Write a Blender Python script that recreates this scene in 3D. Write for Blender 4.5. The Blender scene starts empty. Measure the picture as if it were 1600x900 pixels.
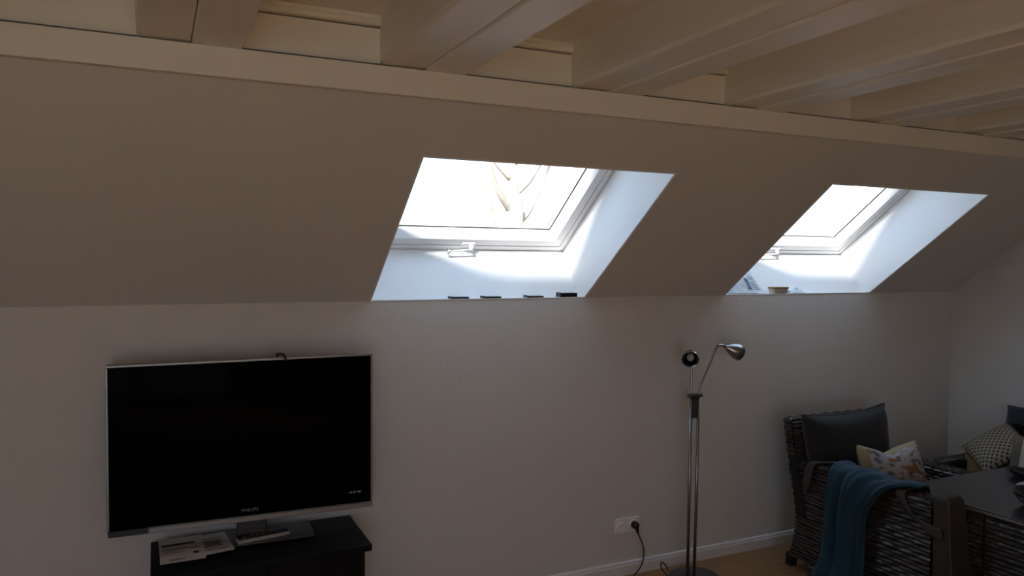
import bpy, math, random
from mathutils import Vector, Matrix
random.seed(7)
sc = bpy.context.scene
col = sc.collection

# ------------------------------------------------------------------ camera
cam = bpy.data.cameras.new('camera')
cam.sensor_width = 36.0
cam.lens = 1194.0 / 1600.0 * 36.0
cam.clip_start = 0.05
cam.clip_end = 300
camo = bpy.data.objects.new('camera', cam)
col.objects.link(camo)
RM = Matrix(((0.9055993877, 0.0092335624, -0.4240335957),
             (-0.4240804353, 0.0356186618, -0.9049238064),
             (0.0067478388, 0.9993227968, 0.0361720115)))
camo.matrix_world = Matrix.Translation((0, 0, 1.65)) @ RM.to_4x4()
sc.camera = camo

# ------------------------------------------------------------------ world, sun, exposure
SKY = (0.68, 0.93, 1.27)
w = bpy.data.worlds.new('world')
sc.world = w
w.use_nodes = True
bg = w.node_tree.nodes['Background']
bg.inputs[0].default_value = (*SKY, 1)
bg.inputs[1].default_value = 2.5

sun = bpy.data.lights.new('sun_offscreen', 'SUN')
sun.energy = 56.0
sun.angle = math.radians(20)
sun.color = (1.0, 0.96, 0.91)
suno = bpy.data.objects.new('sun_offscreen', sun)
col.objects.link(suno)
suno.rotation_euler = Vector((0.54, 0.58, -0.565)).to_track_quat('-Z', 'Y').to_euler()
suno.location = (0, -5, 12)

vs = sc.view_settings
vs.view_transform = 'Standard'
vs.look = 'None'
vs.exposure = -0.25
vs.gamma = 1.0
vs.use_curve_mapping = False
sc.cycles.caustics_reflective = False
sc.cycles.caustics_refractive = False
sc.cycles.sample_clamp_indirect = 6.0
sc.cycles.max_bounces = 14
sc.cycles.diffuse_bounces = 8

# ------------------------------------------------------------------ geometry constants
D = 3.34          # knee wall plane
K = 1.464         # knee wall height
TH = math.radians(37)
SV = Vector((0, -math.cos(TH), math.sin(TH)))     # up the slope
NV = Vector((0, math.sin(TH), math.cos(TH)))      # outwards through the roof
P0 = Vector((0, D, K))
XL, XR, YF = -2.3, 4.78, -3.0                      # left wall, right wall, wall behind the viewer
ZC = 2.42                                          # ceiling boards
ROOF = 0.43


def slp(x, s, d):
    return P0 + Vector((x, 0, 0)) + SV * s + NV * d


# ------------------------------------------------------------------ materials
def mat(name, c, rough=0.6, metal=0.0, var=0.0, vscale=8.0, bump=0.0, bscale=60.0, spec=0.5, sheen=0.0, stretch=None):
    m = bpy.data.materials.new(name)
    m.use_nodes = True
    nt = m.node_tree
    b = nt.nodes['Principled BSDF']
    b.inputs['Base Color'].default_value = (*c, 1)
    b.inputs['Roughness'].default_value = rough
    b.inputs['Metallic'].default_value = metal
    b.inputs['Specular IOR Level'].default_value = spec
    if sheen:
        b.inputs['Sheen Weight'].default_value = sheen
    if var or bump:
        g = nt.nodes.new('ShaderNodeNewGeometry')
        src = g.outputs['Position']
        if stretch:
            mp = nt.nodes.new('ShaderNodeMapping')
            mp.inputs['Scale'].default_value = stretch
            nt.links.new(src, mp.inputs['Vector'])
            src = mp.outputs['Vector']
    if var:
        n = nt.nodes.new('ShaderNodeTexNoise')
        n.inputs['Scale'].default_value = vscale
        n.inputs['Detail'].default_value = 5
        nt.links.new(src, n.inputs['Vector'])
        r = nt.nodes.new('ShaderNodeValToRGB')
        r.color_ramp.elements[0].position = 0.3
        r.color_ramp.elements[1].position = 0.7
        r.color_ramp.elements[0].color = (*[max(0, x * (1 - var)) for x in c], 1)
        r.color_ramp.elements[1].color = (*[min(1, x * (1 + var)) for x in c], 1)
        nt.links.new(n.outputs['Fac'], r.inputs['Fac'])
        nt.links.new(r.outputs['Color'], b.inputs['Base Color'])
    if bump:
        n2 = nt.nodes.new('ShaderNodeTexNoise')
        n2.inputs['Scale'].default_value = bscale
        n2.inputs['Detail'].default_value = 4
        nt.links.new(src, n2.inputs['Vector'])
        bp = nt.nodes.new('ShaderNodeBump')
        bp.inputs['Strength'].default_value = bump
        bp.inputs['Distance'].default_value = 0.004
        nt.links.new(n2.outputs['Fac'], bp.inputs['Height'])
        nt.links.new(bp.outputs['Normal'], b.inputs['Normal'])
    return m


M = {}
M['wall'] = mat('plaster_wall', (0.70, 0.695, 0.68), 0.75, var=0.02, vscale=3, bump=0.28, bscale=75, spec=0.35)
M['slope'] = mat('smooth_slope', (0.70, 0.695, 0.68), 0.7, var=0.02, vscale=2, bump=0.06, bscale=90, spec=0.35)
M['reveal'] = mat('white_reveal', (0.84, 0.84, 0.84), 0.6, var=0.01, vscale=5, bump=0.12, bscale=70, spec=0.3)
M['beam'] = mat('painted_beam', (0.79, 0.77, 0.71), 0.42, var=0.05, vscale=14, bump=0.25, bscale=40, stretch=(1, .08, 1))
M['ceil'] = mat('ceiling_board', (0.79, 0.77, 0.71), 0.6, var=0.05, vscale=12, bump=0.2, bscale=40, stretch=(1, .1, 1))
M['trim'] = mat('painted_trim', (0.79, 0.77, 0.71), 0.45, var=0.02, vscale=6)
M['base'] = mat('white_skirting', (0.76, 0.75, 0.75), 0.4)
M['frame'] = mat('white_window_frame', (0.84, 0.84, 0.84), 0.35)
M['gasket'] = mat('grey_gasket', (0.05, 0.05, 0.055), 0.6, spec=0.1)
M['plastic'] = mat('white_plastic', (0.88, 0.88, 0.88), 0.35)
M['black'] = mat('black_plastic', (0.008, 0.008, 0.009), 0.35)
M['blackwood'] = mat('black_brown_wood', (0.005, 0.005, 0.006), 0.5, var=0.15, vscale=20, spec=0.15)
M['screen'] = mat('screen_glass', (0.002, 0.002, 0.002), 0.06, spec=0.005)
M['silver'] = mat('brushed_silver', (0.27, 0.26, 0.255), 0.38, metal=0.6)
M['steel'] = mat('brushed_steel', (0.36, 0.36, 0.37), 0.28, metal=1.0)
M['darksteel'] = mat('dark_steel', (0.10, 0.095, 0.09), 0.4, metal=0.7)
M['neck'] = mat('stand_grey', (0.035, 0.033, 0.032), 0.4)
M['remote'] = mat('remote_silver', (0.40, 0.39, 0.39), 0.35)
M['logo'] = mat('logo_grey', (0.35, 0.35, 0.35), 0.4)
M['paper'] = mat('paper', (0.52, 0.50, 0.50), 0.8)
M['ink'] = mat('ink', (0.03, 0.03, 0.035), 0.8)
M['redink'] = mat('red_ink', (0.30, 0.05, 0.05), 0.8)
M['picture'] = mat('printed_picture', (0.20, 0.17, 0.15), 0.7, var=0.6, vscale=40)
M['wicker'] = mat('wicker_strand', (0.060, 0.050, 0.042), 0.32, var=0.45, vscale=25)
M['wickerback'] = mat('wicker_core', (0.010, 0.009, 0.009), 0.7)
M['charcoal'] = mat('charcoal_fabric', (0.010, 0.0105, 0.013), 0.85, var=0.1, vscale=30, bump=0.15, bscale=200, sheen=0.15)
M['navy'] = mat('navy_fabric', (0.022, 0.027, 0.042), 0.85, sheen=0.2)
M['teal'] = mat('teal_fleece', (0.003, 0.042, 0.078), 0.8, var=0.12, vscale=30, bump=0.2, bscale=260, sheen=0.12)
M['strap'] = mat('brown_webbing', (0.034, 0.029, 0.026), 0.75, var=0.1, vscale=30, bump=0.2, bscale=300)
M['ribbon'] = mat('brown_strap', (0.060, 0.051, 0.046), 0.75, var=0.1, vscale=30, bump=0.2, bscale=300)
M['strap_edge'] = mat('brown_piping', (0.09, 0.072, 0.058), 0.7)
M['glassblack'] = mat('smoked_glass', (0.026, 0.027, 0.031), 0.2, spec=0.8)
M['tan'] = mat('tan_fabric', (0.33, 0.21, 0.09), 0.85, sheen=0.1)
M['cream'] = mat('cream_fabric', (0.55, 0.53, 0.40), 0.85)
M['taupe'] = mat('taupe_fabric', (0.20, 0.16, 0.13), 0.85, var=0.15, vscale=20)
M['tub_side'] = mat('tub_card', (0.50, 0.46, 0.38), 0.6, var=0.35, vscale=60)
M['tub_lid'] = mat('tub_lid', (0.30, 0.17, 0.06), 0.55, var=0.3, vscale=50)
M['clear'] = mat('crinkled_plastic', (0.72, 0.75, 0.78), 0.25)
M['bag'] = mat('bag_paper', (0.66, 0.72, 0.80), 0.6, var=0.08, vscale=40, bump=0.5, bscale=35)
M['bagprint'] = mat('bag_print', (0.13, 0.17, 0.25), 0.7)
M['bulb'] = mat('lamp_bulb', (0.55, 0.55, 0.55), 0.2)
M['glaze'] = mat('dark_glaze', (0.012, 0.014, 0.022), 0.12, spec=0.7)
M['china'] = mat('pale_china', (0.42, 0.41, 0.46), 0.2)
M['house'] = mat('pale_render', (0.22, 0.19, 0.20), 0.8, var=0.05, vscale=1)
M['house2'] = mat('cream_render', (0.24, 0.225, 0.19), 0.8, var=0.08, vscale=0.8)
M['roof'] = mat('pale_roof', (0.20, 0.165, 0.18), 0.8, var=0.06, vscale=2)
M['bark'] = mat('tree_bark', (0.21, 0.18, 0.145), 0.9, var=0.2, vscale=4)
M['grass'] = mat('ground_grass', (0.2, 0.2, 0.17), 0.9, var=0.2, vscale=0.5)


def wood_floor():
    m = bpy.data.materials.new('oak_floor')
    m.use_nodes = True
    nt = m.node_tree
    b = nt.nodes['Principled BSDF']
    g = nt.nodes.new('ShaderNodeNewGeometry')
    mp = nt.nodes.new('ShaderNodeMapping')
    mp.inputs['Rotation'].default_value = (0, 0, 0)
    nt.links.new(g.outputs['Position'], mp.inputs['Vector'])
    br = nt.nodes.new('ShaderNodeTexBrick')
    br.inputs['Scale'].default_value = 1.0
    br.inputs['Brick Width'].default_value = 1.3
    br.inputs['Row Height'].default_value = 0.19
    br.inputs['Mortar Size'].default_value = 0.0012
    br.inputs['Color1'].default_value = (0.46, 0.255, 0.11, 1)
    br.inputs['Color2'].default_value = (0.42, 0.225, 0.095, 1)
    br.inputs['Mortar'].default_value = (0.16, 0.08, 0.035, 1)
    nt.links.new(mp.outputs['Vector'], br.inputs['Vector'])
    mp2 = nt.nodes.new('ShaderNodeMapping')
    mp2.inputs['Scale'].default_value = (1.2, 26, 1)
    nt.links.new(g.outputs['Position'], mp2.inputs['Vector'])
    n = nt.nodes.new('ShaderNodeTexNoise')
    n.inputs['Scale'].default_value = 2.0
    n.inputs['Detail'].default_value = 6
    nt.links.new(mp2.outputs['Vector'], n.inputs['Vector'])
    mx = nt.nodes.new('ShaderNodeMixRGB')
    mx.blend_type = 'MULTIPLY'
    mx.inputs['Fac'].default_value = 0.5
    nt.links.new(br.outputs['Color'], mx.inputs['Color1'])
    nt.links.new(n.outputs['Fac'], mx.inputs['Color2'])
    nt.links.new(mx.outputs['Color'], b.inputs['Base Color'])
    b.inputs['Roughness'].default_value = 0.4
    return m


M['floor'] = wood_floor()


def pane_mat():
    m = bpy.data.materials.new('window_pane')
    m.use_nodes = True
    nt = m.node_tree
    nt.nodes.clear()
    out = nt.nodes.new('ShaderNodeOutputMaterial')
    tr = nt.nodes.new('ShaderNodeBsdfTransparent')
    tr.inputs[0].default_value = (0.96, 0.97, 0.97, 1)
    gl = nt.nodes.new('ShaderNodeBsdfGlossy')
    gl.inputs['Roughness'].default_value = 0.02
    mx = nt.nodes.new('ShaderNodeMixShader')
    lw = nt.nodes.new('ShaderNodeLayerWeight')
    lw.inputs['Blend'].default_value = 0.5
    fr = nt.nodes.new('ShaderNodeMath')
    fr.operation = 'POWER'
    fr.inputs[1].default_value = 5.0
    nt.links.new(lw.outputs['Facing'], fr.inputs[0])
    nt.links.new(fr.outputs[0], mx.inputs[0])
    nt.links.new(tr.outputs[0], mx.inputs[1])
    nt.links.new(gl.outputs[0], mx.inputs[2])
    nt.links.new(mx.outputs[0], out.inputs[0])
    return m


M['pane'] = pane_mat()


def dot_mat():
    m = bpy.data.materials.new('dotted_fabric')
    m.use_nodes = True
    nt = m.node_tree
    b = nt.nodes['Principled BSDF']
    b.inputs['Roughness'].default_value = 0.85
    uv = nt.nodes.new('ShaderNodeUVMap')
    mp = nt.nodes.new('ShaderNodeMapping')
    mp.inputs['Scale'].default_value = (13, 13, 1)
    mp.inputs['Rotation'].default_value = (0, 0, math.radians(45))
    nt.links.new(uv.outputs[0], mp.inputs['Vector'])
    fr = nt.nodes.new('ShaderNodeVectorMath')
    fr.operation = 'FRACTION'
    nt.links.new(mp.outputs[0], fr.inputs[0])
    sub = nt.nodes.new('ShaderNodeVectorMath')
    sub.operation = 'SUBTRACT'
    sub.inputs[1].default_value = (0.5, 0.5, 0)
    nt.links.new(fr.outputs[0], sub.inputs[0])
    ln = nt.nodes.new('ShaderNodeVectorMath')
    ln.operation = 'LENGTH'
    nt.links.new(sub.outputs[0], ln.inputs[0])
    lt = nt.nodes.new('ShaderNodeMath')
    lt.operation = 'LESS_THAN'
    lt.inputs[1].default_value = 0.27
    nt.links.new(ln.outputs['Value'], lt.inputs[0])
    mx = nt.nodes.new('ShaderNodeMixRGB')
    mx.inputs['Color1'].default_value = (0.34, 0.29, 0.22, 1)
    mx.inputs['Color2'].default_value = (0.030, 0.022, 0.020, 1)
    nt.links.new(lt.outputs[0], mx.inputs['Fac'])
    nt.links.new(mx.outputs[0], b.inputs['Base Color'])
    return m


M['dots'] = dot_mat()


def print_mat():
    """white pillow cover with a sand border and blue-grey and brown print"""
    m = bpy.data.materials.new('printed_pillow')
    m.use_nodes = True
    nt = m.node_tree
    L = nt.links
    b = nt.nodes['Principled BSDF']
    b.inputs['Roughness'].default_value = 0.85
    uv = nt.nodes.new('ShaderNodeUVMap')
    sep = nt.nodes.new('ShaderNodeSeparateXYZ')
    L.new(uv.outputs[0], sep.inputs[0])

    def math_(op, a, bb=None):
        n = nt.nodes.new('ShaderNodeMath')
        n.operation = op
        for i, v in enumerate((a, bb)):
            if v is None:
                continue
            if isinstance(v, (int, float)):
                n.inputs[i].default_value = v
            else:
                L.new(v, n.inputs[i])
        return n.outputs[0]
    ax = math_('ABSOLUTE', math_('SUBTRACT', sep.outputs[0], 0.5))
    ay = math_('ABSOLUTE', math_('SUBTRACT', sep.outputs[1], 0.5))
    edge = math_('GREATER_THAN', math_('MAXIMUM', ax, ay), 0.42)
    no = nt.nodes.new('ShaderNodeTexNoise')
    no.inputs['Scale'].default_value = 9
    no.inputs['Detail'].default_value = 6
    L.new(uv.outputs[0], no.inputs['Vector'])
    ra = nt.nodes.new('ShaderNodeValToRGB')
    ra.color_ramp.elements[0].position = 0.40
    ra.color_ramp.elements[0].color = (0.14, 0.15, 0.19, 1)
    ra.color_ramp.elements[1].position = 0.50
    ra.color_ramp.elements[1].color = (0.50, 0.50, 0.50, 1)
    L.new(no.outputs['Fac'], ra.inputs['Fac'])
    no2 = nt.nodes.new('ShaderNodeTexNoise')
    no2.inputs['Scale'].default_value = 3.2
    L.new(uv.outputs[0], no2.inputs['Vector'])
    r2 = nt.nodes.new('ShaderNodeValToRGB')
    r2.color_ramp.elements[0].position = 0.56
    r2.color_ramp.elements[1].position = 0.60
    L.new(no2.outputs['Fac'], r2.inputs['Fac'])
    m1 = nt.nodes.new('ShaderNodeMixRGB')
    m1.inputs['Color2'].default_value = (0.30, 0.16, 0.08, 1)
    L.new(r2.outputs[0], m1.inputs['Fac'])
    L.new(ra.outputs[0], m1.inputs['Color1'])
    m2 = nt.nodes.new('ShaderNodeMixRGB')
    m2.inputs['Color2'].default_value = (0.40, 0.33, 0.21, 1)
    L.new(edge, m2.inputs['Fac'])
    L.new(m1.outputs[0], m2.inputs['Color1'])
    L.new(m2.outputs[0], b.inputs['Base Color'])
    return m


M['print'] = print_mat()

# ------------------------------------------------------------------ helpers
ORG = {}


def thing(name, label, cat, loc, group=None):
    o = bpy.data.objects.new(name, None)
    o.empty_display_size = 0.1
    col.objects.link(o)
    o.location = loc
    ORG[o] = Vector(loc)
    tag(o, label, cat, group)
    return o


def tag(o, label, cat, group=None):
    o['label'] = label
    o['category'] = cat
    if group:
        o['group'] = group
    return o


class MB:
    def __init__(s):
        s.v = []
        s.f = []
        s.uv = {}

    def add(s, vs_, fs):
        n = len(s.v)
        s.v += [Vector(a) for a in vs_]
        s.f += [tuple(i + n for i in f) for f in fs]

    def box(s, x0, x1, y0, y1, z0, z1, fn=None):
        p = [(x, y, z) for z in (z0, z1) for y in (y0, y1) for x in (x0, x1)]
        if fn:
            p = [fn(*q) for q in p]
        s.add(p, [(0, 2, 3, 1), (4, 5, 7, 6), (0, 1, 5, 4), (2, 6, 7, 3), (0, 4, 6, 2), (1, 3, 7, 5)])
        return s

    def prism(s, prof, a0, a1, fn):
        """prof: list of (p,q); fn(a,p,q)->world"""
        n = len(prof)
        s.add([fn(a0, *q) for q in prof] + [fn(a1, *q) for q in prof],
              [tuple(range(n))[::-1], tuple(range(n, 2 * n))] + [(i, (i + 1) % n, n + (i + 1) % n, n + i) for i in range(n)])
        return s

    def tube(s, pts, r, n=10, cap=True):
        pts = [Vector(p) for p in pts]
        rs = r if isinstance(r, (list, tuple)) else [r] * len(pts)
        ring = []
        up = None
        base = len(s.v)
        for i, p in enumerate(pts):
            t = (pts[min(i + 1, len(pts) - 1)] - pts[max(i - 1, 0)]).normalized()
            if up is None:
                up = t.orthogonal().normalized()
            up = (up - t * up.dot(t))
            up = up.normalized() if up.length > 1e-6 else t.orthogonal().normalized()
            sd = t.cross(up)
            for k in range(n):
                a = 2 * math.pi * k / n
                s.v.append(p + (up * math.cos(a) + sd * math.sin(a)) * rs[i])
        for i in range(len(pts) - 1):
            for k in range(n):
                k2 = (k + 1) % n
                s.f.append((base + i * n + k, base + i * n + k2, base + (i + 1) * n + k2, base + (i + 1) * n + k))
        if cap:
            s.f.append(tuple(base + k for k in range(n))[::-1])
            e = base + (len(pts) - 1) * n
            s.f.append(tuple(e + k for k in range(n)))
        return s

    def lathe(s, prof, c, ax=(0, 0, 1), n=28):
        """prof: list of (r,h) along axis"""
        c = Vector(c)
        ax = Vector(ax).normalized()
        u = ax.orthogonal().normalized()
        v = ax.cross(u)
        base = len(s.v)
        for r, h in prof:
            for k in range(n):
                a = 2 * math.pi * k / n
                s.v.append(c + ax * h + (u * math.cos(a) + v * math.sin(a)) * r)
        for i in range(len(prof) - 1):
            for k in range(n):
                k2 = (k + 1) % n
                s.f.append((base + i * n + k, base + i * n + k2, base + (i + 1) * n + k2, base + (i + 1) * n + k))
        return s

    def grid(s, fn, nu, nv, uv=True):
        base = len(s.v)
        for j in range(nv + 1):
            for i in range(nu + 1):
                s.v.append(Vector(fn(i / nu, j / nv)))
                if uv:
                    s.uv[base + j * (nu + 1) + i] = (i / nu, j / nv)
        for j in range(nv):
            for i in range(nu):
                a = base + j * (nu + 1) + i
                s.f.append((a, a + 1, a + nu + 2, a + nu + 1))
        return s

    def build(s, name, m, parent=None, smooth=False, kind=None, bevel=0, solid=0, center=False):
        org = ORG.get(parent, Vector((0, 0, 0))) if parent else Vector((0, 0, 0))
        if parent is None and center:
            lo = Vector([min(v[i] for v in s.v) for i in range(3)])
            hi = Vector([max(v[i] for v in s.v) for i in range(3)])
            org = Vector(((lo.x + hi.x) / 2, (lo.y + hi.y) / 2, lo.z))
        me = bpy.data.meshes.new(name)
        me.from_pydata([v - org for v in s.v], [], s.f)
        if s.uv:
            l = me.uv_layers.new(name='UVMap')
            for lp in me.loops:
                l.data[lp.index].uv = s.uv.get(lp.vertex_index, (0, 0))
        me.materials.append(m)
        if smooth:
            for p in me.polygons:
                p.use_smooth = True
        me.update()
        import bmesh
        bm = bmesh.new()
        bm.from_mesh(me)
        bmesh.ops.recalc_face_normals(bm, faces=bm.faces)
        bm.to_mesh(me)
        bm.free()
        o = bpy.data.objects.new(name, me)
        col.objects.link(o)
        if parent:
            o.parent = parent
            ORG[o] = org
        else:
            o.location = org
            ORG[o] = org
        if solid:
            md = o.modifiers.new('solid', 'SOLIDIFY')
            md.thickness = solid
            md.offset = 0
        if bevel:
            md = o.modifiers.new('bevel', 'BEVEL')
            md.width = bevel
            md.segments = 2
            md.limit_method = 'ANGLE'
        if kind:
            o['kind'] = kind
        return o


def struct(o):
    o['kind'] = 'structure'
    return o


def spline(pts, n=8):
    """Catmull-Rom"""
    pts = [Vector(p) for p in pts]
    q = [pts[0] * 2 - pts[1]] + pts + [pts[-1] * 2 - pts[-2]]
    out = []
    for i in range(1, len(q) - 2):
        for k in range(n):
            t = k / n
            a, b, c, d = q[i - 1], q[i], q[i + 1], q[i + 2]
            out.append(0.5 * ((2 * b) + (c - a) * t + (2 * a - 5 * b + 4 * c - d) * t * t + (3 * b - a - 3 * c + d) * t ** 3))
    out.append(pts[-1])
    return out


# ------------------------------------------------------------------ room shell
struct(MB().box(XL, XR, YF, D, -0.1, 0).build('floor', M['floor']))
wall_back = struct(MB().box(XL, XR, D, D + 0.40, -0.1, K).build('wall_back', M['wall']))

# sloped ceiling with the two skylight shafts
WIN = [(0.868, 1.972), (2.868, 4.005)]
SB, ST = -0.044, 0.92           # bottom and top of a shaft along the slope
STOP = 1.19
mb = MB()


def sbox(m_, x0, x1, s0, s1, d0, d1):
    return m_.box(x0, x1, s0, s1, d0, d1, slp)


xs = [XL, WIN[0][0], WIN[0][1], WIN[1][0], WIN[1][1], XR]
for i in range(5):
    if i in (1, 3):
        sbox(mb, xs[i], xs[i + 1], -0.5, SB, 0.0332, ROOF)
        sbox(mb, xs[i], xs[i + 1], ST, STOP, 0, ROOF)
    else:
        sbox(mb, xs[i], xs[i + 1], -0.5, STOP, 0, ROOF)
slope = struct(mb.build('wall_sloped', M['slope']))

T = 0.005
for (x0, x1) in WIN:
    e = -0.0025
    mb = MB()
    sbox(mb, x0 - 0.0005, x0 + T, SB, ST, 0.0, 0.3235)
    mb.build('reveal', M['reveal'], slope)
    sbox(MB(), x1 - T, x1 + 0.0005, SB, ST, 0.0, 0.3235).build('reveal', M['reveal'], slope)
    sbox(MB(), x0 + T, x1 - T, SB, SB + T, 0.036, 0.3235).build('reveal', M['reveal'], slope)
    sbox(MB(), x0 + T, x1 - T, ST - T, ST, e, 0.3235).build('reveal', M['reveal'], slope)
    # slim corner bead round the opening
    sbox(MB(), x0 - 0.003, x0 + 0.002, 0, ST + 0.003, e, 0.003).build('corner_bead', M['reveal'], slope)
    sbox(MB(), x1 - 0.002, x1 + 0.003, 0, ST + 0.003, e, 0.003).build('corner_bead', M['reveal'], slope)
    MB().box(x0, x1, D - 0.003, D + 0.058, K, K + 0.0045).build('sill', M['reveal'], wall_back)

# windows
for wi, (x0, x1) in enumerate(WIN):
    win = bpy.data.objects.new('window_%d' % (wi + 1), None)
    col.objects.link(win)
    win.location = slp((x0 + x1) / 2, 0, 0.33)
    ORG[win] = win.location.copy()
    struct(win)

    def ring(a0, a1, b0, b1, wid, d0, d1, name, m_, bev=0.002):
        for q in ((a0, a1, b0, b0 + wid), (a0, a1, b1 - wid, b1), (a0, a0 + wid, b0 + wid, b1 - wid), (a1 - wid, a1, b0 + wid, b1 - wid)):
            sbox(MB(), q[0], q[1], q[2], q[3], d0, d1).build(name, m_, win, bevel=bev)
    a0, a1, b0, b1 = x0 + 0.001, x1 - 0.001, SB + 0.001, ST - 0.001
    ring(a0, a1, b0, b1, 0.034, 0.3275, 0.425, 'frame_bar', M['frame'])
    # dark joint between casing and sash, then the sash with a bevelled inner edge
    g = 0.034
    ring(a0 + g, a1 - g, b0 + g, b1 - g, 0.004, 0.345, 0.42, 'gasket', M['gasket'], 0)
    g = 0.038
    A0, A1, B0, B1 = a0 + g, a1 - g, b0 + g, b1 - g
    FW, BW = 0.043, 0.070
    prof = [(0, 0.331), (FW, 0.331), (BW, 0.382), (BW, 0.41), (0, 0.41)]
    # four mitred sash bars: p runs inward from the outer edge
    bars = [
        lambda t, p, q: slp(A0 + p + t * (A1 - A0 - 2 * p), B0 + p, q),
        lambda t, p, q: slp(A0 + p + t * (A1 - A0 - 2 * p), B1 - p, q),
        lambda t, p, q: slp(A0 + p, B0 + p + t * (B1 - B0 - 2 * p), q),
        lambda t, p, q: slp(A1 - p, B0 + p + t * (B1 - B0 - 2 * p), q)]
    for fn in bars:
        MB().prism(prof, 0, 1, fn).build('sash_bar', M['frame'], win)
    # thin glazing bead line, pane
    c0, c1, e0, e1 = A0 + BW - 0.001, A1 - BW + 0.001, B0 + BW - 0.001, B1 - BW + 0.001
    ring(c0, c1, e0, e1, 0.0045, 0.383, 0.389, 'glazing_seal', M['gasket'], 0)
    sbox(MB(), c0, c1, e0, e1, 0.390, 0.396).build('pane', M['pane'], win)
    # stay handle on the lower bar
    xc = x0 + 0.545
    h = sbox(MB(), xc - 0.035, xc + 0.035, B0 + 0.008, B0 + 0.026, 0.318, 0.331).build('handle', M['plastic'], win, bevel=0.003)
    m_ = MB()
    m_.tube([slp(xc + 0.012, B0 + 0.017, 0.322), slp(xc + 0.012, B0 + 0.004, 0.292)], 0.011, 12)
    m_.tube([slp(xc + 0.012, B0 + 0.006, 0.296), slp(xc - 0.11, B0 - 0.004, 0.290)], 0.0055, 10)
    m_.tube([slp(xc - 0.105, B0 + 0.006, 0.290), slp(xc - 0.105, B0 - 0.018, 0.290)], 0.007, 10)
    m_.build('lever', M['plastic'], h, smooth=True)
    # daylight portal
    pl = bpy.data.lights.new('skylight_portal', 'AREA')
    pl.shape = 'RECTANGLE'
    pl.size = x1 - x0
    pl.size_y = ST - SB
    pl.cycles.is_portal = True
    po = bpy.data.objects.new('skylight_portal', pl)
    col.objects.link(po)
    po.location = slp((x0 + x1) / 2, (SB + ST) / 2, 0.44)
    po.rotation_euler = (-NV).to_track_quat('-Z', 'Y').to_euler()

# fascia board over the slope, ceiling, beams, infill boards
ZB = 2.262
struct(MB().box(XL, XR, 2.362, 2.392, 2.172, ZB - 0.004).build('trim_1', M['trim'], bevel=0.003))
ceiling = struct(MB().box(XL, XR, YF, 2.57, ZC, ZC + 0.12).build('ceiling', M['ceil']))
BX0, BP, BWD = -0.038, 0.6955, 0.279
beams = [BX0 + BP * k for k in range(-3, 7)]
for bx in beams:
    if bx + BWD > XR:
        continue
    bo = bpy.data.objects.new('ceiling_beam', None)
    col.objects.link(bo)
    bo.location = (0, 0, 0)
    bo.parent = ceiling
    ORG[bo] = Vector((0, 0, 0))
    hw = BWD / 2
    c = 0.012
    f = lambda a, p, q: (bx + p, a, q)
    MB().prism([(0, ZC), (0, ZB + 0.003 + c), (c * .6, ZB + 0.003), (hw - 0.002, ZB + 0.003), (hw - 0.002, ZC)], YF, 2.423, f).build('beam_half', M['beam'], bo)
    MB().prism([(hw + 0.001, ZC), (hw + 0.001, ZB + 0.003), (hw + 0.006, ZB - 0.004), (BWD - 0.004, ZB - 0.004), (BWD, ZB + 0.003), (BWD, ZC)], YF, 2.423, f).build('beam_half', M['beam'], bo)
prev = XL
for bx in [b for b in beams if b + BWD < XR] + [XR]:
    if bx - prev > 0.05:
        a, b = max(prev, XL), min(bx, XR)
        MB().box(a, b, 2.404, 2.422, ZB + 0.010, 2.382).build('infill_board', M['trim'], ceiling)
        MB().box(a, b, 2.382, 2.415, 2.387, 2.404).build('infill_batten', M['trim'], ceiling, bevel=0.003)
        MB().box(a, b, 2.392, 2.415, 2.404, ZC).build('infill_batten', M['trim'], ceiling)
    prev = bx + BWD

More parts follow.
